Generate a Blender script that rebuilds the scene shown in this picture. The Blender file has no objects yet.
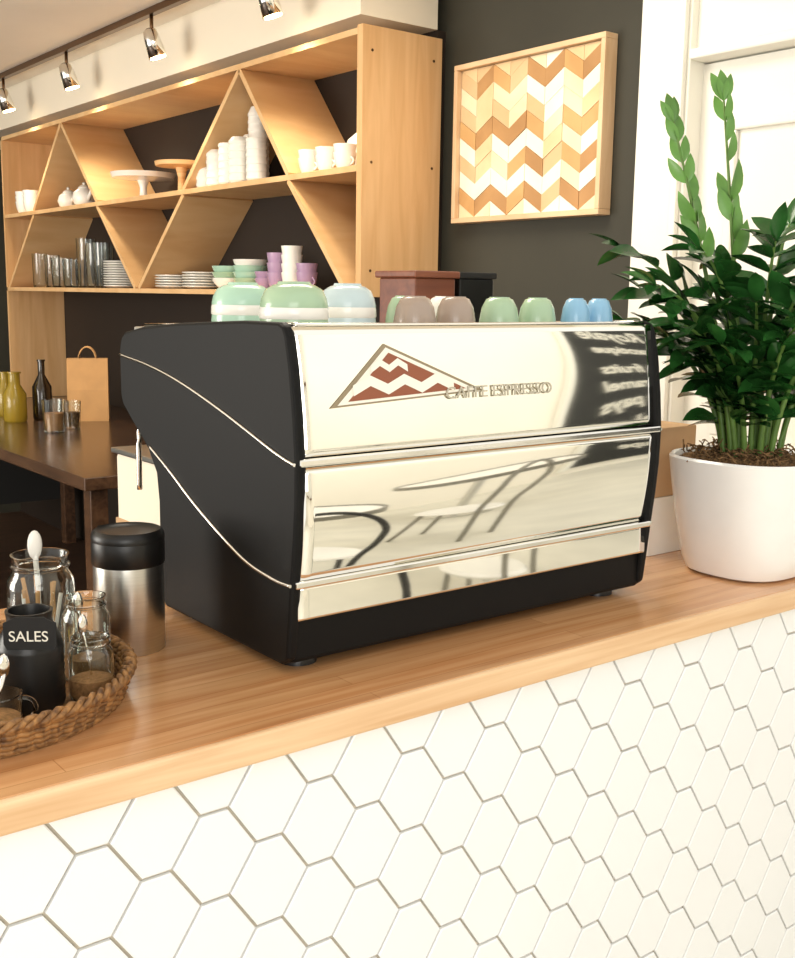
import bpy, bmesh, math, random
from mathutils import Vector, Matrix
random.seed(7)
D=bpy.data; SC=bpy.context.scene
# ---------------------------------------------------------------- materials
def lin(c):
    return tuple(((v/255.)/12.92 if v/255.<=.04045 else ((v/255.+.055)/1.055)**2.4) for v in c)+(1,)
def pm(name,col,rough=.5,metal=0.,spec=.5,trans=0.,coat=0.,noise=0.,nscale=20.,bump=0.,bscale=60.,emit=0.,ior=1.45,stretch=(1,1,1)):
    m=D.materials.new(name); m.use_nodes=True; nt=m.node_tree; b=nt.nodes['Principled BSDF']
    c=lin(col); b.inputs['Base Color'].default_value=c
    b.inputs['Roughness'].default_value=rough; b.inputs['Metallic'].default_value=metal
    b.inputs['Specular IOR Level'].default_value=spec; b.inputs['Transmission Weight'].default_value=trans
    b.inputs['Coat Weight'].default_value=coat; b.inputs['IOR'].default_value=ior
    b.inputs['Coat Roughness'].default_value=.15
    if emit>0:
        b.inputs['Emission Color'].default_value=c; b.inputs['Emission Strength'].default_value=emit
    tc=nt.nodes.new('ShaderNodeTexCoord'); mp=nt.nodes.new('ShaderNodeMapping'); mp.inputs['Scale'].default_value=stretch
    nt.links.new(tc.outputs['Object'],mp.inputs['Vector'])
    n=nt.nodes.new('ShaderNodeTexNoise'); n.inputs['Scale'].default_value=nscale; n.inputs['Detail'].default_value=4
    nt.links.new(mp.outputs['Vector'],n.inputs['Vector'])
    r=nt.nodes.new('ShaderNodeValToRGB')
    k=noise if noise>0 else .015
    r.color_ramp.elements[0].position=.3; r.color_ramp.elements[1].position=.7
    r.color_ramp.elements[0].color=tuple(max(0,v*(1-k)) for v in c[:3])+(1,)
    r.color_ramp.elements[1].color=tuple(min(1,v*(1+k)) for v in c[:3])+(1,)
    nt.links.new(n.outputs['Fac'],r.inputs['Fac']); nt.links.new(r.outputs['Color'],b.inputs['Base Color'])
    if bump>0:
        n2=nt.nodes.new('ShaderNodeTexNoise'); n2.inputs['Scale'].default_value=bscale
        nt.links.new(mp.outputs['Vector'],n2.inputs['Vector'])
        bp=nt.nodes.new('ShaderNodeBump'); bp.inputs['Strength'].default_value=bump; bp.inputs['Distance'].default_value=.01
        nt.links.new(n2.outputs['Fac'],bp.inputs['Height']); nt.links.new(bp.outputs['Normal'],b.inputs['Normal'])
    return m
def wood(name,c1,c2,stretch=(2,30,30),rough=.4,coat=0.,staves=None):
    m=D.materials.new(name); m.use_nodes=True; nt=m.node_tree; b=nt.nodes['Principled BSDF']; L=nt.links.new
    b.inputs['Roughness'].default_value=rough; b.inputs['Coat Weight'].default_value=coat; b.inputs['Coat Roughness'].default_value=.2
    tc=nt.nodes.new('ShaderNodeTexCoord'); mp=nt.nodes.new('ShaderNodeMapping'); mp.inputs['Scale'].default_value=stretch
    L(tc.outputs['Object'],mp.inputs['Vector'])
    n=nt.nodes.new('ShaderNodeTexNoise'); n.inputs['Scale'].default_value=1.5; n.inputs['Detail'].default_value=6; n.inputs['Distortion'].default_value=.6
    L(mp.outputs['Vector'],n.inputs['Vector'])
    r=nt.nodes.new('ShaderNodeValToRGB'); r.color_ramp.elements[0].position=.32; r.color_ramp.elements[1].position=.68
    r.color_ramp.elements[0].color=lin(c1); r.color_ramp.elements[1].color=lin(c2)
    L(n.outputs['Fac'],r.inputs['Fac'])
    out=r.outputs['Color']
    if staves:
        bk=nt.nodes.new('ShaderNodeTexBrick'); bk.inputs['Scale'].default_value=1
        bk.inputs['Brick Width'].default_value=staves[0]; bk.inputs['Row Height'].default_value=staves[1]
        bk.inputs['Mortar Size'].default_value=.0008; bk.inputs['Color1'].default_value=(1,1,1,1); bk.inputs['Color2'].default_value=(.74,.66,.57,1)
        bk.inputs['Mortar'].default_value=(.6,.5,.4,1)
        L(tc.outputs['Object'],bk.inputs['Vector'])
        mx=nt.nodes.new('ShaderNodeMixRGB'); mx.blend_type='MULTIPLY'; mx.inputs[0].default_value=.8
        L(out,mx.inputs[1]); L(bk.outputs['Color'],mx.inputs[2]); out=mx.outputs[0]
    L(out,b.inputs['Base Color'])
    bp=nt.nodes.new('ShaderNodeBump'); bp.inputs['Strength'].default_value=.05; L(n.outputs['Fac'],bp.inputs['Height']); L(bp.outputs['Normal'],b.inputs['Normal'])
    return m
M={}
M['counter']=wood('counter_wood',(210,150,98),(236,186,134),(1.5,26,26),.24,.6,(.9,.043))
M['counter_edge']=wood('counter_edge_wood',(218,174,128),(242,208,166),(1.5,26,26),.4,.2)
M['ply']=wood('birch_plywood',(214,170,118),(226,188,138),(1.6,6,6),.5)
M['plyv']=wood('birch_plywood_panel',(208,162,110),(224,182,132),(16,16,1.4),.5)
M['plyedge']=wood('plywood_edge',(224,172,112),(240,200,144),(2,2,60),.55)
M['darkwood']=wood('dark_table_wood',(66,46,34),(98,70,50),(20,2,20),.25,.5)
M['redwood']=wood('reddish_wood',(100,50,32),(134,76,50),(3,20,20),.4)
M['frame']=wood('pale_frame_wood',(214,176,134),(232,200,160),(20,3,3),.5)
M['black']=pm('black_wall_paint',(58,56,46),.7,noise=.1,nscale=3)
M['dback']=pm('shelf_backing_black',(40,30,22),.7,noise=.1,nscale=3)
M['cream']=pm('cream_paint',(240,230,210),.7,noise=.02,nscale=2)
M['wallc']=pm('cafe_wall_paint',(244,238,224),.7,noise=.02,nscale=2)
M['white']=pm('white_paint',(238,236,226),.55,noise=.02,nscale=2)
M['soffit']=pm('beige_ceiling_paint',(252,242,226),.8,noise=.03,nscale=2)
M['floor']=wood('bar_floor_wood',(52,36,26),(74,52,38),(3,20,20),.5)
M['cfloor']=pm('cafe_floor_concrete',(212,208,194),.5,noise=.08,nscale=3)
M['tile']=pm('white_ceramic_tile',(245,246,246),.14,spec=.5,noise=.01,nscale=4,bump=.02,bscale=12)
M['grout']=pm('beige_grout',(216,206,188),.9,noise=.05,nscale=60)
M['mblack']=pm('machine_black_powdercoat',(16,16,16),.5,spec=.2,noise=.05,nscale=200,bump=.02,bscale=400)
M['mirror']=pm('polished_steel',(246,244,236),.035,1.,noise=.01,nscale=3)
M['chrome']=pm('chrome',(238,236,230),.1,1.)
M['steel']=pm('brushed_steel',(204,202,196),.28,1.,noise=.06,nscale=8,stretch=(1,1,60))
M['red']=pm('logo_rust_brown',(146,84,58),.4)
M['tan']=pm('logo_bronze',(150,136,112),.3,.3)
M['lwhite']=pm('logo_cream',(246,240,226),.4)
M['grey']=pm('lettering_grey',(190,184,168),.3,.4)
M['cer']=pm('white_ceramic',(244,241,233),.18,coat=.3)
M['mint']=pm('mint_glaze',(176,212,190),.2,coat=.3)
M['sage']=pm('sage_glaze',(168,196,164),.2,coat=.3)
M['sky']=pm('pale_blue_glaze',(196,214,218),.2,coat=.3)
M['blue']=pm('blue_glaze',(140,188,220),.2,coat=.3)
M['taupe']=pm('taupe_glaze',(168,150,136),.25,coat=.3)
M['purple']=pm('lilac_glaze',(176,146,176),.25,coat=.3)
M['pot']=pm('white_planter_glaze',(246,245,242),.22,coat=.4)
M['soil']=pm('bark_mulch',(128,98,64),.95,noise=.6,nscale=90,bump=1.,bscale=120)
M['leaf']=pm('zz_leaf_green',(38,86,36),.24,spec=.6,noise=.5,nscale=14)
M['leafl']=pm('zz_new_leaf_green',(98,144,66),.35,noise=.25,nscale=14)
M['stem']=pm('zz_stem_green',(96,128,58),.45,noise=.2,nscale=30)
M['kraft']=pm('kraft_paper',(206,158,104),.8,noise=.07,nscale=12)
M['kraft2']=pm('kraft_cardboard',(196,160,120),.8,noise=.07,nscale=12)
M['wicker']=wood('wicker',(92,60,32),(176,128,74),(60,60,30),.6)
M['glass']=pm('clear_glass',(246,250,248),.02,trans=1.,ior=1.45)
M['amber']=pm('amber_liquid',(196,168,60),.15,trans=.5)
M['dglass']=pm('dark_bottle_glass',(38,26,14),.1,coat=.5)
M['bplastic']=pm('black_plastic',(20,19,18),.35)
M['gmetal']=pm('grey_painted_metal',(120,116,104),.4)
M['matblack']=pm('chalk_label_black',(30,29,28),.8)
M['chalk']=pm('chalk_white',(232,228,214),.9)
M['board']=pm('chalkboard_slate',(34,34,29),.6,noise=.15,nscale=4)
M['bulb']=pm('lamp_glow',(255,226,170),.4,emit=14)
M['bronze']=pm('bronze_lamp_metal',(110,84,60),.3,.9)
M['sand']=pm('raw_sugar',(176,130,84),.9,noise=.3,nscale=200)
CH=[wood('chevron_%d'%i,a,b,(12,3,3),.55) for i,(a,b) in enumerate([((232,210,170),(244,226,192)),((196,148,92),(214,172,114)),((222,190,142),(236,208,164)),((168,124,76),(192,146,94)),((208,174,126),(224,192,148)),((242,232,210),(248,242,226))])]
# ---------------------------------------------------------------- helpers
def grp(name,loc=(0,0,0)):
    e=D.objects.new(name,None); e.empty_display_size=.05; e.location=loc; SC.collection.objects.link(e); return e
def add(name,me,mats,parent=None,smooth=False):
    o=D.objects.new(name,me); SC.collection.objects.link(o)
    if not isinstance(mats,(list,tuple)): mats=[mats]
    for m in mats: me.materials.append(m)
    if smooth:
        for p in me.polygons: p.use_smooth=True
    if parent is not None:
        o.parent=parent; o.matrix_parent_inverse=Matrix.Translation(-Vector(parent.location))
    return o
def fin(bm,name,mats,parent=None,smooth=False,recalc=True):
    if recalc: bmesh.ops.recalc_face_normals(bm,faces=bm.faces)
    me=D.meshes.new(name); bm.to_mesh(me); bm.free(); return add(name,me,mats,parent,smooth)
def bev(o,w,seg=2):
    m=o.modifiers.new('b','BEVEL'); m.width=w; m.segments=seg; m.limit_method='ANGLE'; m.angle_limit=math.radians(35); return o
def box(name,x0,x1,y0,y1,z0,z1,mat,parent=None,b=0.,rot=0.):
    bm=bmesh.new(); bmesh.ops.create_cube(bm,size=1)
    c=Vector(((x0+x1)/2,(y0+y1)/2,(z0+z1)/2))
    for v in bm.verts:
        p=Vector((v.co.x*(x1-x0),v.co.y*(y1-y0),v.co.z*(z1-z0)))
        if rot: p=Matrix.Rotation(rot,3,'Z')@p
        v.co=p+c
    o=fin(bm,name,mat,parent)
    if b>0: bev(o,b)
    return o
def lathe(name,prof,c,mat,parent=None,seg=32,sq=None,mi=None,cap=True):
    bm=bmesh.new(); rings=[]
    for r,z in prof:
        ring=[]
        for i in range(seg):
            a=2*math.pi*i/seg; k=1.
            if sq: k=(abs(math.cos(a))**sq+abs(math.sin(a))**sq)**(-1./sq)
            ring.append(bm.verts.new((c[0]+r*k*math.cos(a),c[1]+r*k*math.sin(a),c[2]+z)))
        rings.append(ring)
    for j in range(len(rings)-1):
        for i in range(seg):
            f=bm.faces.new((rings[j][i],rings[j][(i+1)%seg],rings[j+1][(i+1)%seg],rings[j+1][i]))
            if mi: f.material_index=mi[j]
    if cap and prof[0][0]>1e-4: bm.faces.new(rings[0])
    if cap and prof[-1][0]>1e-4: bm.faces.new(rings[-1])
    bmesh.ops.remove_doubles(bm,verts=bm.verts,dist=1e-5)
    o=fin(bm,name,mat,parent,True)
    m=o.modifiers.new('e','EDGE_SPLIT'); m.split_angle=math.radians(40)
    return o
def tubebm(bm,pts,rad,seg=8,mi=0,closed=False):
    n=len(pts); P=[Vector(p) for p in pts]; rings=[]
    ref=Vector((.13,.21,.97)).normalized()
    for i,p in enumerate(P):
        if closed: t=P[(i+1)%n]-P[i-1]
        else: t=(P[min(i+1,n-1)]-P[max(i-1,0)])
        t.normalize()
        rr=ref if abs(t.dot(ref))<.95 else Vector((1,0,0))
        a=t.cross(rr).normalized(); b=t.cross(a)
        r=rad[i] if isinstance(rad,(list,tuple)) else rad
        rings.append([bm.verts.new(p+a*r*math.cos(2*math.pi*k/seg)+b*r*math.sin(2*math.pi*k/seg)) for k in range(seg)])
    for i in range(n if closed else n-1):
        A=rings[i];B=rings[(i+1)%n]
        for k in range(seg):
            f=bm.faces.new((A[k],A[(k+1)%seg],B[(k+1)%seg],B[k])); f.material_index=mi; f.smooth=True
    if not closed:
        bm.faces.new(rings[0][::-1]).material_index=mi; bm.faces.new(rings[-1]).material_index=mi
def tube(name,pts,rad,mat,parent=None,seg=10,closed=False):
    bm=bmesh.new(); tubebm(bm,pts,rad,seg,0,closed); return fin(bm,name,mat,parent,False)
def prism(name,poly,ax,a,b,mat,parent=None,bw=0.):
    bm=bmesh.new()
    def mk(p,t):
        return (t,p[0],p[1]) if ax==0 else ((p[0],t,p[1]) if ax==1 else (p[0],p[1],t))
    A=[bm.verts.new(mk(p,a)) for p in poly]; B=[bm.verts.new(mk(p,b)) for p in poly]
    bm.faces.new(A); bm.faces.new(B[::-1]); n=len(poly)
    for i in range(n): bm.faces.new((A[i],A[(i+1)%n],B[(i+1)%n],B[i]))
    o=fin(bm,name,mat,parent)
    if bw: bev(o,bw)
    return o
def smoothpath(pts,n=8):
    P=[Vector(p) for p in pts]; out=[]
    for i in range(len(P)-1):
        p0=P[max(i-1,0)];p1=P[i];p2=P[i+1];p3=P[min(i+2,len(P)-1)]
        for k in range(n):
            t=k/n
            out.append(.5*((2*p1)+(p2-p0)*t+(2*p0-5*p1+4*p2-p3)*t*t+(3*p1-p0-3*p2+p3)*t**3))
    out.append(P[-1]); return out
# ---------------------------------------------------------------- room shell
CZ=1.07
box('floor',-3,9,-3.2,8.2,-.05,0,M['cfloor'])
box('floor_bar',-3,2.76,1.4,8.0,0,.012,M['floor'])
box('wall_east',2.76,2.9,2.32,8.2,0,2.83,M['black'])
box('wall_east_shelf_backing',2.722,2.76,3.27,8.0,0,2.6,M['dback'])
box('wall_east_white',2.762,2.9,1.02,2.13,2.345,2.83,M['white'])
box('trim_1',2.735,2.9,2.13,2.32,0,2.83,M['white'],None,.004)
box('trim_2',2.725,2.9,1.02,2.13,2.325,2.355,M['white'],None,.006)
box('trim_3',2.715,2.735,2.14,2.165,0,2.83,M['white'],None,.004)
box('trim_4',2.735,2.9,1.02,1.16,0,2.325,M['white'],None,.004)
dg=grp('door_1',(2.8,1.64,1.1))
box('slab',2.80,2.83,1.16,2.13,0,2.32,M['white'],dg)
for (z0,z1) in ((.25,1.05),(1.2,2.15)):
    for (y0,y1) in ((1.27,1.6),(1.70,2.02)):
        for (a,b,c,d) in ((y0,y1,z0,z0+.03),(y0,y1,z1-.03,z1),(y0,y0+.03,z0+.03,z1-.03),(y1-.03,y1,z0+.03,z1-.03)):
            box('panel_mould',2.782,2.80,a,b,c,d,M['white'],dg,.006)
lathe('knob',[(0,0),(.03,.01),(.03,.04),(0,.05)],(2.76,1.22,1.1),M['chrome'],dg)
box('wall_north',-3,2.76,8.0,8.2,0,2.83,M['black'])
box('wall_south',-3,9,-3.4,-3.2,0,3.4,M['wallc'])
box('ceiling',-3,2.9,1.0,8.2,2.83,2.93,M['soffit'])
box('wall_bulkhead',2.37,2.72,3.27,8.0,2.6,2.83,M['cream'])
# ---------------------------------------------------------------- counter
cg=grp('service_counter',(1.2,1.5,.5))
box('wood_top',-.6,2.72,1.178,1.93,CZ-.042,CZ,M['counter'],cg,.003)
box('wood_nosing',-.6,2.72,1.172,1.190,CZ-.043,CZ-.001,M['counter_edge'],cg,.004)
box('cabinet_body',-.6,2.72,1.20,1.85,0.0,CZ-.042,M['grout'],cg)
bm=bmesh.new(); S=.041;Wd=.083;H=.124;g=.0020
i=-14
while .475+i*Wd<2.75:
    cx=.475+i*Wd
    for j in range(-1,9):
        zt=.967+.124*1-j*H-(H/2 if i%2 else 0); cz=zt-H/2
        hx=[(-S/2,H/2),(S/2,H/2),(Wd-S/2,0),(S/2,-H/2),(-S/2,-H/2),(-(Wd-S/2),0)]
        if cz<.06: continue
        def ringv(off,y):
            out=[]
            for (a,b) in hx:
                l=math.hypot(a,b); out.append(bm.verts.new((cx+a*(1-off/l*1.25),y,cz+b*(1-off/l*1.25))))
            return out
        A=ringv(g,1.199);B=ringv(g,1.1935);Cc=ringv(g+.0018,1.1920)
        for P,Q in ((A,B),(B,Cc)):
            for k in range(6): bm.faces.new((P[k],P[(k+1)%6],Q[(k+1)%6],Q[k]))
        bm.faces.new(Cc)
    i+=1
bmesh.ops.bisect_plane(bm,geom=bm.verts[:]+bm.edges[:]+bm.faces[:],plane_co=(0,0,CZ-.043),plane_no=(0,0,1),clear_outer=True)
bmesh.ops.bisect_plane(bm,geom=bm.verts[:]+bm.edges[:]+bm.faces[:],plane_co=(2.72,0,0),plane_no=(1,0,0),clear_outer=True)
fin(bm,'hexagon_tiles',M['tile'],cg)
# ---------------------------------------------------------------- espresso machine
em=grp('espresso_machine',(1.24,1.55,CZ))
X0,X1=.838,1.652
prof=[(1.345,1.084),(1.328,1.096),(1.322,1.150),(1.316,1.21),(1.309,1.27),(1.304,1.33),(1.303,1.395),(1.309,1.46),(1.319,1.53),(1.330,1.575),(1.337,1.588),(1.350,1.594),(1.45,1.594),(1.65,1.585),(1.80,1.574),(1.875,1.562),(1.892,1.55),(1.899,1.53),(1.899,1.45),(1.892,1.43),(1.85,1.40),(1.79,1.36),(1.758,1.32),(1.75,1.27),(1.75,1.105),(1.74,1.09),(1.73,1.084)]
prism('side_panel_left',prof,0,X0,X0+.018,M['mblack'],em,.005)
prism('side_panel_right',prof,0,X1-.018,X1,M['mblack'],em,.005)
box('body_lower',X0+.016,X1-.016,1.36,1.74,1.10,1.42,M['mblack'],em)
box('body_upper',X0+.016,X1-.016,1.36,1.89,1.40,1.555,M['mblack'],em,.01)
box('base_skirt',X0+.010,X1-.010,1.332,1.74,1.085,1.162,M['mblack'],em,.008)
def yp(z):
    P=[(1.10,1.328),(1.155,1.326),(1.21,1.320),(1.30,1.311),(1.395,1.308),(1.46,1.313),(1.53,1.323),(1.59,1.335)]
    for (a,b),(c,d) in zip(P,P[1:]):
        if z<=c:
            t=(z-a)/(c-a); t=max(0,t); return b+(d-b)*t
    return P[-1][1]
def strip(name,z0,z1,yf,mat,nz=16,nx=40):
    bm=bmesh.new(); V=[]
    for j in range(nz+1):
        z=z0+(z1-z0)*j/nz; row=[]
        for k in range(nx+1):
            x=X0+.014+(X1-X0-.028)*k/nx
            row.append(bm.verts.new((x,yf(z,x),z)))
        V.append(row)
    for j in range(nz):
        for k in range(nx): bm.faces.new((V[j][k],V[j][k+1],V[j+1][k+1],V[j+1][k]))
    o=fin(bm,name,mat,em,True,False)
    s=o.modifiers.new('s','SOLIDIFY'); s.thickness=.004; s.offset=-1
    return o
XC=1.245
def upper(z,x): t=(z-1.402)/.188; return 1.3085+.027*t-.003*4*t*(1-t)+.0018*math.sin((x-XC)*5+3*t)
def mid(z,x): t=(z-1.218)/.17; return 1.3175-.0105*t-.0055*4*t*(1-t)+.0035*math.sin((x-XC)*4.+1.8*t)
def low(z,x): t=(z-1.16)/.046; return 1.3195+.0005*t
strip('steel_panel_upper',1.403,1.588,upper,M['mirror'])
strip('steel_panel_middle',1.219,1.387,mid,M['mirror'])
strip('steel_panel_lower',1.156,1.205,low,M['mirror'])
for zz in (1.395,1.212):
    box('chrome_trim_bar',X0+.006,X1-.006,yp(zz)-.008,yp(zz)+.02,zz-.006,zz+.006,M['chrome'],em,.003)
box('black_filler_upper',X0+.016,X1-.016,1.325,1.37,1.38,1.41,M['mblack'],em)
for xs,nm in ((X0-.001,'left'),(X1+.001,'right')):
    tube('chrome_line_upper_'+nm,smoothpath([(xs,1.306,1.393),(xs,1.36,1.405),(xs,1.52,1.452),(xs,1.66,1.487),(xs,1.78,1.508),(xs,1.893,1.52)]),.0026,M['chrome'],em)
    tube('chrome_line_lower_'+nm,smoothpath([(xs,1.318,1.212),(xs,1.37,1.213),(xs,1.46,1.228),(xs,1.60,1.282),(xs,1.70,1.33),(xs,1.78,1.365)]),.0026,M['chrome'],em)
box('cup_tray',X0+.016,X1-.016,1.345,1.87,1.555,1.572,M['steel'],em,.003)
tube('cup_rail',smoothpath([(X0+.03,1.85,1.575),(X0+.03,1.40,1.590),(X0+.04,1.352,1.590),(X0+.08,1.345,1.590),(X1-.08,1.345,1.590),(X1-.04,1.352,1.590),(X1-.03,1.40,1.590),(X1-.03,1.85,1.575)],4),.003,M['chrome'],em)
for x in (X0+.055,X1-.07):
    for y in (1.385,1.69):
        lathe('foot',[(.030,0),(.030,.012),(.026,.018)],(x,y,CZ),M['bplastic'],em,20)
box('drip_tray',X0+.06,X1-.06,1.74,1.90,1.12,1.16,M['steel'],em,.006)
for x in (1.07,1.42):
    lathe('group_head',[(.03,0),(.036,.01),(.036,.05),(.045,.06),(.045,.10)],(x,1.82,1.30),M['chrome'],em)
    lathe('portafilter_basket',[(.02,0),(.032,.008),(.034,.04)],(x,1.82,1.26),M['chrome'],em)
    tube('portafilter_handle',[(x,1.85,1.28),(x,1.90,1.275),(x,1.99,1.25)],[.008,.014,.016],M['bplastic'],em)
for x in (X0+.03,X1-.03):
    tube('steam_wand',smoothpath([(x,1.83,1.42),(x,1.86,1.405),(x-.005,1.875,1.38),(x-.005,1.88,1.27)]),.005,M['chrome'],em)
def decal(name,poly,off,mat):
    bm=bmesh.new(); vs=[bm.verts.new((x,0,z)) for x,z in poly]; f=bm.faces.new(vs)
    bmesh.ops.triangulate(bm,faces=[f])
    bmesh.ops.subdivide_edges(bm,edges=bm.edges[:],cuts=5,use_grid_fill=True)
    for v in bm.verts: v.co.y=upper(v.co.z,v.co.x)-off
    return fin(bm,name,mat,em,False)
A=Vector((1.012,1.562));B=Vector((.902,1.470));C3=Vector((1.210,1.484)); G=(A+B+C3)/3
def ins(k): return [tuple(G+(p-G)*k) for p in (A,B,C3)]
decal('logo_outline',ins(1),.0012,M['tan']); decal('logo_border',ins(.90),.0018,M['lwhite']); decal('logo_field',ins(.76),.0024,M['red'])
n=6; top=[];bot=[]
for k in range(n+1):
    x=.946+k*.033; z=1.487+(.014 if k%2 else 0)
    top.append((x,z+.015)); bot.append((x,z-.001))
for k in range(n): decal('logo_zigzag',[bot[k],bot[k+1],top[k+1],top[k]],.0032,M['lwhite'])
for (x,z) in ((1.0,1.519),(1.035,1.519)):
    decal('logo_zigzag_upper',[(x-.018,z),(x,z+.010),(x,z+.021),(x-.018,z+.011)],.0032,M['lwhite']); decal('logo_zigzag_upper',[(x,z+.010),(x+.018,z),(x+.018,z+.011),(x,z+.021)],.0032,M['lwhite'])
def text(name,s,loc,size,mat,parent,rot,ext=.001,sx=1.,shear=0.,bold=0.):
    cu=D.curves.new(name,'FONT'); cu.body=s; cu.size=size; cu.extrude=ext; cu.shear=shear; cu.offset=bold
    o=D.objects.new(name,cu); SC.collection.objects.link(o); cu.materials.append(mat)
    o.location=loc; o.rotation_euler=rot; o.scale=(sx,1,1)
    if parent is not None:
        o.parent=parent; o.matrix_parent_inverse=Matrix.Translation(-Vector(parent.location))
    return o
text('logo_lettering','CAFFE ESPRESSO',(1.125,upper(1.475,1.2)-.0035,1.474),.027,M['grey'],em,(math.radians(90-7),0,0),.0008,1.2)
# ---------------------------------------------------------------- cups on machine
def cupinv(name,x,y,z,r,h,mat):
    pr=[(r*.99,0),(r,.004),(r*.97,h*.35),(r*.86,h*.7),(r*.66,h*.93),(r*.5,h*.97),(r*.48,h),(r*.40,h),(r*.38,h*.96),(0,h*.95)]
    g=grp(name,(x,y,z)); lathe('cup_body',pr,(x,y,z),mat,g,36)
    if r>.034:
        hp=[(x+(r*.85+.020*math.sin(math.pi*q/8))*.6,y+(r*.85+.020*math.sin(math.pi*q/8))*.8,z+h*.2+h*.5*q/8) for q in range(9)]
        tube('handle',hp,.004,mat,g,6)
T=1.572
def bowlstack(x,y,r,m1,m2):
    g=grp('bowl_stack',(x,y,T))
    lathe('bowl_lower',[(r,0),(r*1.01,.004),(r*1.0,.016),(r*.985,.024)],(x,y,T),[m2],g,36)
    lathe('bowl_lower_band',[(r*.985,.024),(r*1.01,.026),(r*1.0,.038),(r*.98,.042)],(x,y,T),[m1],g,36)
    lathe('bowl_upper',[(r*.98,.041),(r*.99,.044),(r*.94,.056),(r*.82,.069),(r*.6,.076),(r*.5,.077),(r*.46,.081),(0,.080)],(x,y,T),[m2],g,36)
bowlstack(1.0,1.73,.056,M['cer'],M['mint']); bowlstack(.932,1.455,.054,M['cer'],M['sage']); bowlstack(1.09,1.535,.049,M['cer'],M['sky'])
for x,y,r,m in ((1.165,1.445,.037,'taupe'),(1.268,1.46,.036,'taupe'),(1.372,1.46,.037,'sage'),(1.468,1.46,.036,'sage'),(1.539,1.43,.028,'blue'),(1.603,1.43,.028,'blue'),(1.25,1.58,.036,'sage'),(1.36,1.60,.036,'cer'),(1.50,1.60,.036,'sky')):
    cupinv('coffee_cup',x,y,T,r,.062,M[m])
g=grp('wooden_box',(1.45,1.8,T))
box('box_body',1.395,1.50,1.73,1.85,T,1.670,M['redwood'],g,.003); box('lid',1.388,1.507,1.722,1.858,1.670,1.684,M['redwood'],g,.003)
g=grp('black_storage_box',(1.57,1.8,T)); box('box_body',1.52,1.618,1.74,1.84,T,1.671,M['bplastic'],g,.004); box('lid',1.516,1.622,1.735,1.845,1.671,1.684,M['matblack'],g,.003)
# ---------------------------------------------------------------- thermal canister
c=(.710,1.595,CZ); g=grp('steel_canister',c)
lathe('body',[(.053,0),(.055,.003),(.055,.134),(.054,.144)],c,M['steel'],g,48)
lathe('collar',[(.0555,.140),(.0570,.142),(.0570,.174),(.055,.182)],c,M['bplastic'],g,48)
lathe('lid',[(.0565,.178),(.0572,.182),(.056,.190),(.051,.195),(.048,.192),(.03,.190),(0,.190)],c,M['bplastic'],g,48)
# ---------------------------------------------------------------- wicker tray + contents
tx,ty=.41,1.500; RX,RY=.242,.232
g=grp('wicker_tray',(tx,ty,CZ))
bm=bmesh.new(); N=140
for lv in range(5):
    f=1+.06*lv/5
    for ph in (0,1):
        pts=[]
        for k in range(N):
            a=2*math.pi*k/N; w=.0045*math.sin(a*35+ph*math.pi+lv*math.pi)
            pts.append((tx+(RX*f-.02+w)*math.cos(a),ty+(RY*f-.02+w)*math.sin(a),CZ+.006+lv*.0075))
        tubebm(bm,pts,.0044,6,0,True)
for ph in range(3):
    pts=[]
    for k in range(N):
        a=2*math.pi*k/N; q=a*26+ph*2*math.pi/3
        pts.append((tx+(RX*1.05-.018+.006*math.cos(q))*math.cos(a),ty+(RY*1.05-.018+.006*math.cos(q))*math.sin(a),CZ+.043+.005*math.sin(q)))
    tubebm(bm,pts,.0045,6,0,True)
fin(bm,'woven_rim',M['wicker'],g)
bm=bmesh.new(); vs=[bm.verts.new((tx+(RX-.016)*math.cos(2*math.pi*k/60),ty+(RY-.016)*math.sin(2*math.pi*k/60),CZ+.006)) for k in range(60)]
fc=bm.faces.new(vs); ex=bmesh.ops.extrude_face_region(bm,geom=[fc]) 
for v in [e for e in ex['geom'] if isinstance(e,bmesh.types.BMVert)]: v.co.z-=.005
fin(bm,'woven_base',M['wicker'],g)
TZ=CZ+.0065
def jar(name,x,y,r,h,fill=None,fh=.5,neck=True,fr=.93):
    g=grp(name,(x,y,TZ)); t=.0024
    if neck: o=[(0,0),(r*.9,0),(r,.006),(r,h*.72),(r*.97,h*.78),(r*.82,h*.85),(r*.82,h*.88),(r*.88,h*.89),(r*.88,h*.91),(r*.82,h*.92),(r*.82,h*.98),(r*.86,h)]
    else: o=[(0,0),(r*.88,0),(r*.93,.006),(r,h)]
    inn=[(max(a-t,0),b) for a,b in reversed(o)]
    inn=[q for q in inn if q[1]>.004]; inn.append((r*.8,.005)); inn.append((0,.005))
    lathe('glass_shell',o+inn,(x,y,TZ),M['glass'],g,36)
    if fill: lathe('contents',[(r*.82,.0065),(r*fr,.012),(r*fr,h*fh),(0,h*fh+.004)],(x,y,TZ),M[fill],g,24)
    return g
def spoon(g,x,y,z0,dx,dy,L,mat='chrome',s=1.):
    p=[(x,y,z0),(x+dx*.5,y+dy*.5,z0+L*.55),(x+dx,y+dy,z0+L)]
    tube('spoon_handle',smoothpath(p,4),[.002*s]*5+[.003*s]*4,M[mat],g,8)
    bm=bmesh.new(); bmesh.ops.create_uvsphere(bm,u_segments=14,v_segments=8,radius=1)
    for v in bm.verts: v.co=Vector((v.co.x*.008*s+x+dx,v.co.y*.004*s+y+dy,v.co.z*.016*s+z0+L+.01))
    fin(bm,'spoon_end',M[mat],g,True)
jx,jy=.560,1.572
gj=jar('mason_jar',jx,jy,.049,.172)
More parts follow.
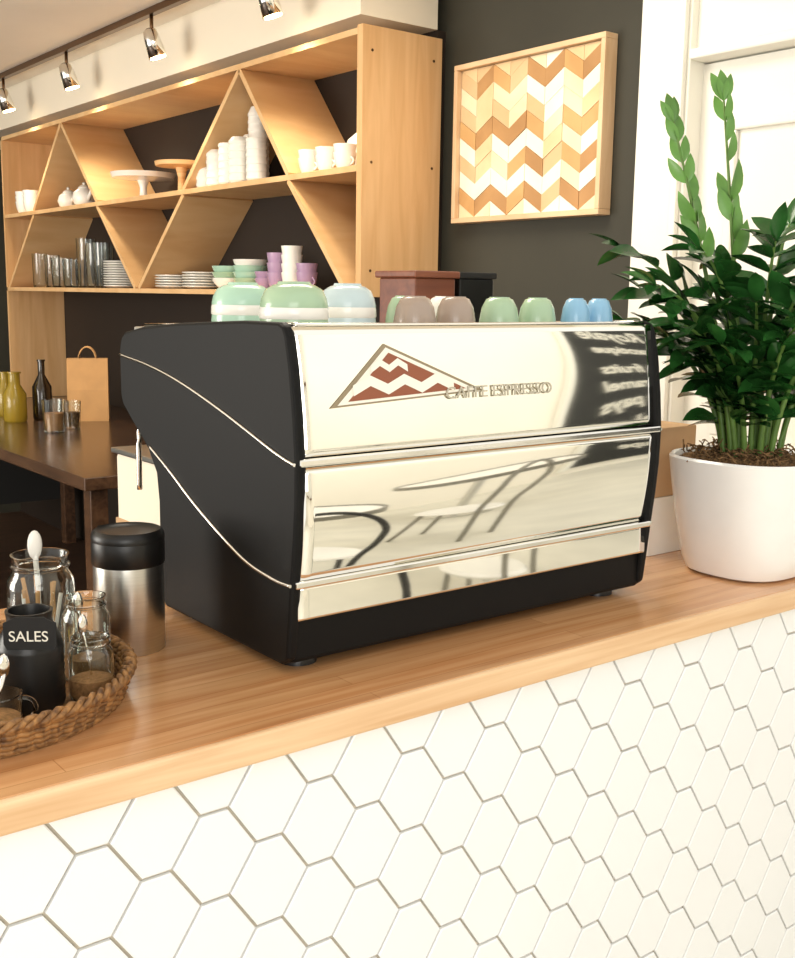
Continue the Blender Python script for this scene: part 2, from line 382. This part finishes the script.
for k in range(11):
    a=k*.9; q=.026*(.5+.5*(k%2)); e=.028
    tube('wooden_stirrer',[(jx+q*math.cos(a)*.8,jy+q*math.sin(a)*.8,TZ+.012),(jx+e*math.cos(a+.6),jy+e*math.sin(a+.6),TZ+.11+.012*(k%3))],.0032,M['kraft' if k%3 else 'cer'],gj,8)
spoon(gj,jx,jy,TZ+.02,-.005,.005,.155,'cer',1.4)
gj=jar('glass_jar',.590,1.478,.034,.125,'sand',.30); spoon(gj,.590,1.478,TZ+.045,-.010,.004,.06)
gj=jar('glass_jar',.565,1.402,.031,.088,'sand',.35); spoon(gj,.565,1.402,TZ+.035,-.008,.006,.06,s=.9)
x,y=.487,1.417; g=grp('black_pitcher',(x,y,TZ))
pr=[(.034,0),(.042,.004)]
for k in range(9): pr+= [(.0440,.012+k*.009),(.0425,.0165+k*.009)]
pr+=[(.040,.10),(.032,.114),(.029,.124),(.031,.136),(.027,.136),(.024,.12),(0,.11)]
lathe('body',pr,(x,y,TZ),M['bplastic'],g,32)
r_=Vector((.82,-.57,0)).normalized(); n_=Vector((-.57,-.82,0)).normalized()
lc=Vector((x,y,TZ+.112))+n_*.043+r_*.012
bm=bmesh.new(); q=[]
for (u,v) in ((-.030,-.018),(-.034,-.010),(-.034,.018),(-.018,.026),(.018,.026),(.034,.018),(.034,-.010),(.030,-.018)):
    q.append(bm.verts.new(lc+r_*u+Vector((0,0,v))))
f=bm.faces.new(q); ex=bmesh.ops.extrude_face_region(bm,geom=[f])
for v in [e for e in ex['geom'] if isinstance(e,bmesh.types.BMVert)]: v.co-=n_*.003
fin(bm,'chalk_label',M['matblack'],g)
az_=math.atan2(r_.y,r_.x)
text('label_lettering','SALES',tuple(lc+n_*.0015-r_*.027-Vector((0,0,.006))),.020,M['chalk'],g,(math.radians(90),0,az_),.0004)
x,y=.412,1.338; g=jar('glass_cup',x,y,.034,.058,'sand',.5,False)
hp=[]
for k in range(13):
    a=-math.pi/2+math.pi*k/12; hp.append((x+.03+.022*math.cos(a),y,TZ+.03+.017*math.sin(a)))
tube('handle',hp,.003,M['glass'],g); spoon(g,x,y,TZ+.03,.02,.02,.045)
# ---------------------------------------------------------------- planter + ZZ plant
px,py=1.975,1.325
g=grp('potted_zz_plant',(px,py,CZ))
lathe('planter',[(0,0),(.096,0),(.110,.006),(.120,.03),(.137,.12),(.149,.20),(.154,.242),(.150,.247),(.144,.242),(.139,.218),(0,.218)],(px,py,CZ),M['pot'],g,64,2.6)
bm=bmesh.new(); bmesh.ops.create_grid(bm,x_segments=40,y_segments=40,size=.145)
for v in list(bm.verts):
    if v.co.length>.150: bm.verts.remove(v)
for v in bm.verts: v.co=Vector((px+v.co.x,py+v.co.y,CZ+.230+.014*(1-(v.co.length/.15)**2)+random.uniform(0,.009)))
fin(bm,'bark_mulch',M['soil'],g,False)
bm=bmesh.new()
for k in range(420):
    a=random.uniform(0,6.283); r=random.uniform(.02,.142); p=Vector((px+r*math.cos(a),py+r*math.sin(a),CZ+.242+random.uniform(0,.018)))
    d=Vector((random.uniform(-1,1),random.uniform(-1,1),random.uniform(-.3,.5))).normalized()*random.uniform(.012,.03)
    tubebm(bm,[p,p+d*.5+Vector((0,0,.003)),p+d],.0015,4)
fin(bm,'moss_strands',M['soil'],g)
bs=bmesh.new(); bl=bmesh.new()
def leaf(p,d,nrm,L,W,mi):
    d=d.normalized(); s=d.cross(nrm)
    if s.length<.05: s=d.cross(Vector((1,.2,.1)))
    s.normalize(); nn=s.cross(d).normalized()
    prof=[(0,.08),(.12,.5),(.28,.88),(.45,1.),(.65,.86),(.82,.55),(.94,.2),(1.,.0)]
    prev=None
    for t,w in prof:
        c=p+d*L*t-nn*L*.22*t*t
        if w>0:
            row=[bl.verts.new(c-s*W*w*.5+nn*W*.16*w),bl.verts.new(c),bl.verts.new(c+s*W*w*.5+nn*W*.16*w)]
        else:
            v=bl.verts.new(c); row=[v,v,v]
        if prev:
            for k in range(2):
                vs=[prev[k],prev[k+1],row[k+1],row[k]]
                u=[]
                for q in vs:
                    if q not in u: u.append(q)
                if len(u)>=3:
                    f=bl.faces.new(u); f.material_index=mi; f.smooth=True
        prev=row
Rr=Vector((.787,-.617,0)); Ff=Vector((.617,.787,0))
def shoot(u,w,top,mi,start,L0,npair,r0=.007,bend=1.4,upw=.55,tall=False):
    base=Vector((px,py,CZ+.22))+Rr*(u*.20)+Ff*(w*.20)
    tip=Vector((px,py,CZ+.22+top))+Rr*u+Ff*w
    n=18; pts=[]
    for k in range(n+1):
        t=k/n; e=t**bend
        pts.append(Vector((base.x+(tip.x-base.x)*e,base.y+(tip.y-base.y)*e,base.z+(tip.z-base.z)*(t if tall else math.sin(t*1.45)/math.sin(1.45)))))
    tubebm(bs,pts,[r0*(1.15-.85*k/n) for k in range(n+1)],7)
    out=(tip-base); out.z=0
    if out.length<.01: out=Rr.copy()
    out.normalize()
    for k in range(npair):
        t=start+(1-start)*k/(npair-1); f=t*n; i=min(int(f),n-1); p=pts[i].lerp(pts[i+1],f-i); tg=(pts[i+1]-pts[i]).normalized()
        side=tg.cross(Ff) if tall else tg.cross(out)
        if side.length<.1: side=tg.cross(Ff)
        side.normalize()
        side=(Matrix.Rotation(random.uniform(-.6,.6),3,tg)@side)
        for sg in (-1,1):
            if tall and random.random()<.12: continue
            d=side*sg*(1-.35*t)*(random.uniform(.6,1.15) if tall else 1)+tg*(upw+random.uniform(-.1,.3))+Vector((0,0,random.uniform(-.25,.12) if not tall else 0))
            if tall: nr=-Ff+side*sg*.6+Rr*random.uniform(-.5,.5)
            else: nr=(out*-.3+Vector((0,0,1))*.9+Vector((random.uniform(-.45,.45),random.uniform(-.45,.45),0))-Ff*random.uniform(0,.6))
            Lz=L0*(.75+.5*math.sin(math.pi*min(1,.15+t*.8)))*random.uniform(.85,1.1)
            leaf(p,d,nr,Lz,Lz*(.38 if tall else .44),mi)
    leaf(pts[-1],(pts[-1]-pts[-2])+Vector((0,0,.01)),-Ff if tall else out*-1,L0*.9,L0*.36,mi)
shoot(-.195,.02,.695,1,.60,.066,8,.0065,1.3,1.5,True)
shoot(-.108,-.02,.730,1,.58,.068,9,.0065,1.2,1.5,True)
specs=[(-.28,.02,.44),(-.24,-.10,.37),(-.22,.10,.36),(-.15,-.06,.44),(-.08,.06,.42),(.0,-.06,.46),(.06,.04,.50),(.12,-.05,.48),(.20,.03,.46),(.27,-.03,.38),(-.19,-.04,.26),(-.12,-.15,.26),(.02,-.17,.30),(.14,-.15,.32),(.22,.10,.30),(-.26,.10,.30),(.05,-.12,.38),(-.05,-.12,.34),(-.20,-.12,.30),(-.12,.0,.36)]
for u,w,t in specs:
    shoot(u,w,t,0,.24,.090,9,.0065,1.7,.45)
fin(bs,'stems',M['stem'],g)
fin(bl,'leaves',[M['leaf'],M['leafl']],g,False,False)
# ---------------------------------------------------------------- cardboard box behind plant
g=grp('cardboard_box',(1.97,1.60,CZ))
box('white_carton',1.90,2.06,1.52,1.66,CZ,1.20,M['cer'],g,.002)
box('kraft_carton',1.905,2.055,1.525,1.655,1.20,1.355,M['kraft2'],g,.002)
box('flap',1.895,1.905,1.525,1.655,1.34,1.37,M['kraft2'],g)
# ---------------------------------------------------------------- shelving unit
sh=grp('shelving_unit',(2.56,5.2,1.64)); SX0,SX1=2.36,2.720; YR=3.25; YL=7.02; th=.022
ZT,ZM,ZB=2.555,2.09,1.648
box('top_board',SX0,SX1,YR,YL,ZT-th,ZT,M['ply'],sh,.001)
box('middle_board',SX0,SX1,YR+th,YL-th,ZM-th,ZM,M['ply'],sh,.001)
box('bottom_board',SX0,SX1,YR,YL,ZB-th,ZB,M['ply'],sh,.001)
box('end_panel_right',SX0-.002,SX1,YR-.01,YR+th,ZB-th,ZT+.008,M['plyv'],sh,.001)
box('end_panel_left',SX0,SX1,YL-th,YL,.95,ZT,M['plyv'],sh,.001)
def diag(y0,z0,y1,z1):
    d=Vector((y1-y0,z1-z0)); n=Vector((-d.y,d.x)).normalized()*th*.5
    prism('diagonal_board',[(y0+n.x,z0+n.y),(y1+n.x,z1+n.y),(y1-n.x,z1-n.y),(y0-n.x,z0-n.y)],0,SX0+.001,SX1,M['ply'],sh)
for a,b,c in ((4.10,3.73,3.34),(4.10,4.61,5.10),(6.04,5.58,5.14),(6.04,6.50,6.97)):
    diag(a,ZT-th,b,ZM); diag(b,ZM-th,c,ZB)
for z in (1.72,2.10,2.48):
    for x in (2.40,2.68): tube('screw_cap',[(x,YR-.012,z),(x,YR-.008,z)],.005,M['bronze'],sh,10)
def cup(name,x,y,z,r,h,mat,n=1,par=None,step=.03):
    g=par or grp(name,(x,y,z))
    for k in range(n):
        lathe('cup_%d'%k,[(r*.55,0),(r*.62,.002),(r*.85,h*.4),(r,h),(r*.93,h),(r*.78,h*.4),(0,h*.12)],(x,y,z+k*step),mat,g,24)
    hp=[(x-.0,y-r*.8-.02*math.sin(math.pi*q/8),z+h*.25+h*.5*q/8) for q in range(9)]
    tube('handle',hp,.004,mat,g,6)
    return g
def plates(x,y,z,r,n,mat,name='plate_stack'):
    g=grp(name,(x,y,z))
    for k in range(n): lathe('plate_%d'%k,[(r*.55,0),(r*.6,0),(r,.012),(r,.015),(r*.6,.006),(0,.005)],(x,y,z+k*.0125),mat,g,32)
g=grp('paper_cup_stack',(2.50,4.3,ZM))
for y,x,r,hh in ((4.18,2.50,.046,.32),(4.29,2.53,.046,.22),(4.31,2.43,.048,.18),(4.42,2.43,.048,.16),(4.52,2.43,.045,.10),(4.08,2.43,.045,.17),(4.19,2.41,.045,.19)):
    k=0; pr=[(r*.8,0)]
    while .02+k*.03<hh: pr+=[(r*.95,.01+k*.03),(r,.012+k*.03),(r,.022+k*.03),(r*.95,.026+k*.03)]; k+=1
    pr+=[(r*.7,hh),(0,hh)]
    lathe('cup_column',pr,(x,y,ZM),M['cer'],g,24)
cup('stacked_cups',2.42,3.67,ZM,.044,.06,M['cer'],2); cup('stacked_cups',2.42,3.55,ZM,.044,.06,M['cer'],2); cup('stacked_cups',2.42,3.43,ZM,.044,.06,M['cer'],2)
def teapot(name,x,y,z,r):
    g=grp(name,(x,y,z))
    lathe('body',[(r*.5,0),(r*.85,r*.25),(r,r*.7),(r*.85,r*1.2),(r*.5,r*1.5),(r*.52,r*1.56),(r*.3,r*1.75),(r*.1,r*1.8),(r*.16,r*1.95),(0,r*2.05)],(x,y,z),M['cer'],g,28)
    tube('spout',[(x,y-r*.8,z+r*.6),(x,y-r*1.3,z+r*1.0),(x,y-r*1.55,z+r*1.5)],[r*.22,r*.15,r*.1],M['cer'],g)
    tube('handle',[(x,y+r*.75,z+r*1.3),(x,y+r*1.35,z+r*1.25),(x,y+r*1.4,z+r*.7),(x,y+r*.8,z+r*.4)],r*.09,M['cer'],g)
teapot('teapot',2.46,5.98,ZM,.066); teapot('teapot',2.46,6.21,ZM,.060); teapot('teapot',2.59,3.50,ZM,.105)
cup('stacked_cups',2.42,6.69,ZM,.05,.07,M['cer'],3); cup('stacked_cups',2.42,6.82,ZM,.05,.07,M['cer'],3)
g=grp('cake_stand',(2.53,5.38,ZM)); lathe('stand',[(.08,0),(.075,.008),(.02,.03),(.017,.07),(.03,.105),(.155,.115),(.165,.14),(.160,.14),(.150,.125),(0,.12)],(2.53,5.38,ZM),M['cer'],g,40)
g=grp('cake_stand',(2.56,5.02,ZM)); lathe('stand',[(.07,0),(.065,.01),(.02,.03),(.018,.10),(.03,.145),(.125,.15),(.13,.17),(0,.17)],(2.57,5.03,ZM),M['plyedge'],g,40)
def tumbler(x,y,r,h):
    g=grp('drinking_glass',(x,y,ZB)); lathe('glass_shell',[(0,0),(r*.85,0),(r*.9,.004),(r,h),(r-.003,h),(r*.85,.012),(0,.012)],(x,y,ZB),M['glass'],g,24)
for y,x,r,h in ((6.62,2.43,.045,.20),(6.50,2.46,.045,.19),(6.30,2.44,.06,.17),(6.15,2.44,.05,.16),(5.98,2.46,.055,.27),(5.84,2.45,.05,.24),(5.72,2.44,.045,.24),(6.05,2.6,.05,.24)):
    tumbler(x,y,r,h)
plates(2.47,5.50,ZB,.11,11,M['cer']); plates(2.47,4.90,ZB,.105,5,M['cer']); plates(2.47,4.63,ZB,.10,6,M['cer'])
def bowls(x,y,r,ms):
    g=grp('bowl_stack',(x,y,ZB))
    for k,m in enumerate(ms): lathe('bowl_%d'%k,[(r*.5,0),(r*.55,.003),(r*.9,.03),(r,.05),(r*.96,.05),(r*.8,.03),(0,.008)],(x,y,ZB+k*.026),M[m],g,30)
bowls(2.45,4.36,.075,['cer','sage','mint']); bowls(2.46,4.19,.075,['sage','mint','mint','cer']); bowls(2.45,4.04,.05,['purple','purple'])
cup('stacked_cups',2.43,3.92,ZB,.044,.07,M['purple'],3,None,.04); cup('stacked_cups',2.43,3.81,ZB,.044,.07,M['cer'],4,None,.035); cup('stacked_cups',2.43,3.70,ZB,.044,.07,M['purple'],2,None,.035)
# ---------------------------------------------------------------- track lights
tg=grp('track_light',(2.2,5.5,2.80)); box('rail',2.185,2.215,3.3,8.0,2.80,2.828,M['bronze'],tg)
for y in (3.62,4.56,5.52,6.45,7.3):
    tube('stem',[(2.2,y,2.80),(2.2,y,2.72)],.008,M['bronze'],tg)
    d=Vector((.30,-.12,-1)).normalized()
    c0=Vector((2.19,y,2.735)) 
    tube('can',[c0-d*.01,c0,c0+d*.03,c0+d*.11],[.012,.028,.034,.040],M['chrome'],tg,20)
    tube('bulb',[c0+d*.105,c0+d*.114],.034,M['bulb'],tg,20)
    ld=D.lights.new('spot_lamp','SPOT'); ld.energy=18; ld.color=(1,.84,.62); ld.spot_size=math.radians(110); ld.spot_blend=1; ld.shadow_soft_size=.06
    lo=D.objects.new('spot_lamp',ld); SC.collection.objects.link(lo); lo.location=c0+d*.15
    lo.rotation_euler=Vector((.4,0,-1)).to_track_quat('-Z','Y').to_euler(); lo.parent=tg; lo.matrix_parent_inverse=Matrix.Translation(-Vector(tg.location))
# ---------------------------------------------------------------- chevron wall art
g=grp('chevron_wood_art',(2.73,2.77,2.18)); ya,yb,za,zb=2.430,3.148,1.898,2.452
fx0,fx1=2.70,2.758; fw=.018
box('backing',2.735,fx1,ya+fw,yb-fw,za+fw,zb-fw,M['frame'],g)
box('frame_top',fx0,fx1,ya,yb,zb-fw,zb,M['frame'],g,.002); box('frame_bottom',fx0,fx1,ya,yb,za,za+fw,M['frame'],g,.002)
box('frame_left',fx0,fx1,yb-fw,yb,za+fw,zb-fw,M['frame'],g,.002); box('frame_right',fx0,fx1,ya,ya+fw,za+fw,zb-fw,M['frame'],g,.002)
bm=bmesh.new(); y0,y1=ya+fw+.002,yb-fw-.002; z0,z1=za+fw+.002,zb-fw-.002; nc=8; cw=(y1-y0)/nc; rh=.058; sl=.052
rowpal=[[5,0,5],[1,3,4],[5,5,0],[4,1,2],[0,5,2],[1,3,1],[2,4,0],[0,2,5],[1,4,3],[2,0,4],[5,2,1],[1,2,3]]
for c in range(nc):
    for r in range(-1,10):
        a=y0+c*cw+.0006; b=y0+(c+1)*cw-.0006; zz0=z0+r*rh; l,rr_=(0,sl) if c%2 else (sl,0)
        x=2.722-random.uniform(0,.004)
        F_=[(a,zz0+l+.0006),(b,zz0+rr_+.0006),(b,zz0+rr_+rh-.0006),(a,zz0+l+rh-.0006)]
        if max(p[1] for p in F_)<z0 or min(p[1] for p in F_)>z1: continue
        v=[bm.verts.new((x,p[0],p[1])) for p in F_]; w=[bm.verts.new((2.736,p[0],p[1])) for p in F_]
        mi=random.choice(rowpal[(r+1)%12]) if random.random()<.85 else random.randint(0,5)
        fs=[bm.faces.new(v),bm.faces.new(w[::-1])]+[bm.faces.new((v[k],w[k],w[(k+1)%4],v[(k+1)%4])) for k in range(4)]
        for f in fs: f.material_index=mi
for co,no in (((0,0,z1),(0,0,1)),((0,0,z0),(0,0,-1))):
    bmesh.ops.bisect_plane(bm,geom=bm.verts[:]+bm.edges[:]+bm.faces[:],plane_co=co,plane_no=no,clear_outer=True)
fin(bm,'chevron_slats',CH,g)
# ---------------------------------------------------------------- back work table, bag, bottles
BT=.95
g=grp('back_work_table',(2.1,5.5,0))
box('table_top',1.55,2.71,3.85,6.98,BT-.05,BT,M['darkwood'],g,.004)
for x,y in ((1.62,3.92),(1.62,6.8),(2.62,3.92),(2.62,6.8),(1.78,3.92)):
    box('leg',x-.035,x+.035,y-.035,y+.035,.012,BT-.05,M['darkwood'],g,.004)
box('back_rail',1.6,2.68,6.85,6.9,.3,BT-.05,M['matblack'],g)
bx,by=2.3,5.62; g=grp('paper_bag',(bx,by,BT))
bm=bmesh.new(); w,d_,h=.105,.065,.33
vs=[]
for z,dd,ww in ((0,d_,w),(h*.5,d_*.95,w*1.0),(h,d_*.45,w)):
    vs.append([bm.verts.new(Matrix.Rotation(-.45,3,'Z')@Vector((a*ww,b*dd,0))+Vector((bx,by,BT+z))) for a,b in ((-1,-1),(0,-1.04),(1,-1),(.93,0),(1,1),(0,1.04),(-1,1),(-.93,0))])
for j in range(2):
    for k in range(8): bm.faces.new((vs[j][k],vs[j][(k+1)%8],vs[j+1][(k+1)%8],vs[j+1][k]))
bm.faces.new(vs[0]); fin(bm,'bag_body',M['kraft'],g)
for s in (-1,1):
    pts=[]
    for k in range(11):
        a=math.pi*k/10; pts.append(Matrix.Rotation(-.45,3,'Z')@Vector((-.045*math.cos(a),s*.025,0))+Vector((bx,by,BT+h-.01+.07*math.sin(a))))
    tube('bag_handle',pts,.004,M['kraft'],g,6)
def bottle(name,x,y,r,h,mat,neck=.35):
    g=grp(name,(x,y,BT)); lathe('body',[(0,0),(r*.9,0),(r,.01),(r,h*.55),(r*neck,h*.75),(r*neck,h*.97),(r*neck*1.2,h*.97),(r*neck*1.2,h),(0,h)],(x,y,BT),mat,g,24)
bottle('oil_bottle',1.95,5.75,.06,.26,M['amber'],.5); bottle('sauce_bottle',2.10,5.76,.05,.32,M['dglass'],.35); bottle('oil_bottle',2.0,6.05,.05,.24,M['amber'],.5)
def tgl(name,x,y,r,h,fill):
    g=grp(name,(x,y,BT)); lathe('glass_shell',[(0,0),(r*.85,0),(r,h),(r-.004,h),(r*.8,.012),(0,.012)],(x,y,BT),M['glass'],g,24)
    lathe('contents',[(r*.7,.013),(r*.85,h*.6),(0,h*.6)],(x,y,BT),M[fill],g,20)
tgl('drinking_glass',1.95,5.2,.055,.16,'sand'); tgl('drinking_glass',2.08,5.3,.045,.14,'soil')
g=grp('under_counter_cabinet',(1.9,2.8,0)); box('carcass',1.24,2.3,2.5,3.0,.012,.96,M['mblack'],g,.004)
g=grp('milk_fridge',(1.4,2.7,.96)); box('casing',1.26,1.7,2.56,2.9,.96,1.185,M['cream'],g,.012); box('top_lid',1.25,1.71,2.55,2.91,1.185,1.20,M['steel'],g,.004); box('lower_band',1.255,1.705,2.552,2.9,.962,1.0,M['kraft2'],g,.003)
# ---------------------------------------------------------------- customer side (seen mirrored in the steel)
g=grp('menu_chalkboard',(7.3,-3.15,2.0)); box('slate',6.15,8.8,-3.19,-3.16,.15,3.2,M['board'],g)
box('frame_edge',6.10,6.15,-3.19,-3.14,.10,3.25,M['white'],g)
rt=(math.radians(90),0,math.radians(180))
for s,x,z,sz in (('Royale',7.22,2.82,.32),('exotique',7.20,2.52,.22),('& fruits',7.15,2.12,.24),('caramel',7.15,1.84,.22),('du pays',7.15,1.58,.22),('salade',7.1,1.28,.22),('B L T',7.1,.85,.32),('soupe',7.1,.45,.24)):
    text('chalk_text',s,(x,-3.150,z),sz,M['chalk'],g,rt,.003,1.,.3,.005)
for wn,(xa,xb) in enumerate(((-1.8,-.5),(.1,1.4))):
    g=grp('window_%d'%(wn+1),((xa+xb)/2,-3.18,1.6))
    box('frame_l',xa-.04,xa,-3.2,-3.12,.8,2.6,M['bronze'],g); box('frame_r',xb,xb+.04,-3.2,-3.12,.8,2.6,M['bronze'],g)
    box('frame_t',xa-.04,xb+.04,-3.2,-3.12,2.6,2.64,M['bronze'],g); box('frame_b',xa-.04,xb+.04,-3.2,-3.12,.76,.8,M['bronze'],g)
    box('mullion',(xa+xb)/2-.015,(xa+xb)/2+.015,-3.2,-3.14,.8,2.6,M['bronze'],g)
    box('blind',xa,xb,-3.2,-3.18,.8,2.6,M['white'],g)
def ctable(x,y,r):
    g=grp('cafe_table',(x,y,0)); lathe('top',[(0,.72),(r,.72),(r,.75),(0,.752)],(x,y,0),M['cer'],g,64)
    lathe('edge_band',[(r,.705),(r+.018,.705),(r+.018,.760),(r,.760)],(x,y,0),M['gmetal'],g,64,None,None,False)
    lathe('pedestal',[(.22,0),(.22,.015),(.03,.05),(.03,.72)],(x,y,0),M['steel'],g,24)
ctable(2.35,-1.15,.5); ctable(4.3,-2.0,.45)
def chair(x,y,ang,mt):
    g=grp('cafe_chair',(x,y,0)); Rm=Matrix.Rotation(ang,3,'Z'); O=Vector((x,y,0))
    def W(a,b,c): return tuple(Rm@Vector((a,b,0))+O+Vector((0,0,c)))
    lathe('seat',[(0,.44),(.19,.44),(.205,.452),(.19,.465),(0,.46)],(x,y,0),M['cer'],g,40)
    for sx in (-1,1):
        tube('leg_front',[W(sx*.12,-.12,.44),W(sx*.18,-.18,0)],.013,mt,g)
    pts=[W(-.17,.22,0),W(-.165,.18,.44),W(-.19,.20,.62)]+[W(.20*math.cos(math.pi-math.pi*k/12),.22,.76+.22*math.sin(math.pi*k/12)) for k in range(13)]+[W(.19,.20,.62),W(.165,.18,.44),W(.17,.22,0)]
    tube('back_hoop',smoothpath(pts,4),.014,mt,g)
chair(1.95,-.15,.6,M['bplastic']); chair(3.35,-1.0,-.4,M['gmetal'])
# ---------------------------------------------------------------- lights
w=D.worlds.new('World'); SC.world=w; w.use_nodes=True; bg=w.node_tree.nodes['Background']; bg.inputs[0].default_value=(1,.97,.915,1); bg.inputs[1].default_value=.92
def area(name,loc,tgt,sx,sy,e,col):
    l=D.lights.new(name,'AREA'); l.shape='RECTANGLE'; l.size=sx; l.size_y=sy; l.energy=e; l.color=col
    o=D.objects.new(name,l); SC.collection.objects.link(o); o.location=loc; o.rotation_euler=(Vector(tgt)-Vector(loc)).to_track_quat('-Z','Y').to_euler()
area('window_daylight',(-1.6,-2.4,2.0),(1.3,1.3,.9),2.4,2.2,60,(1,.985,.965))
area('window_daylight_bar',(-2.6,4.6,1.5),(2.4,4.8,2.3),2.6,1.8,125,(1,.94,.84))  # added fill light to brighten shelf and ceiling; no window stands here
area('ceiling_panel_light',(1.6,2.4,2.80),(1.6,2.4,0),1.0,.6,20,(1,.92,.78))
area('cafe_wall_washer',(4.8,-1.0,3.6),(4.8,-3.2,1.6),4.0,.6,45,(1,.94,.84))  # added fill, brightens the cafe wall for its reflection in the steel
# ---------------------------------------------------------------- camera
F=1095.;p=math.atan(184/F);az=math.radians(38.1);ro=math.radians(.85)
h=Vector((math.sin(az),math.cos(az),0));r0=Vector((math.cos(az),-math.sin(az),0))
f=h*math.cos(p)-Vector((0,0,math.sin(p)));u0=h*math.sin(p)+Vector((0,0,math.cos(p)))
R=r0*math.cos(ro)+u0*math.sin(ro);U=-r0*math.sin(ro)+u0*math.cos(ro)
cam=D.cameras.new('camera'); co=D.objects.new('camera',cam); SC.collection.objects.link(co)
m=Matrix((R,U,-f)).transposed().to_4x4(); m.translation=Vector((0,0,1.635)); co.matrix_world=m
cam.sensor_fit='VERTICAL'; cam.sensor_height=36; cam.sensor_width=36; cam.lens=F/958*36; cam.clip_start=.05
SC.camera=co
SC.view_settings.view_transform='Standard'; SC.view_settings.look='None'; SC.view_settings.exposure=.32
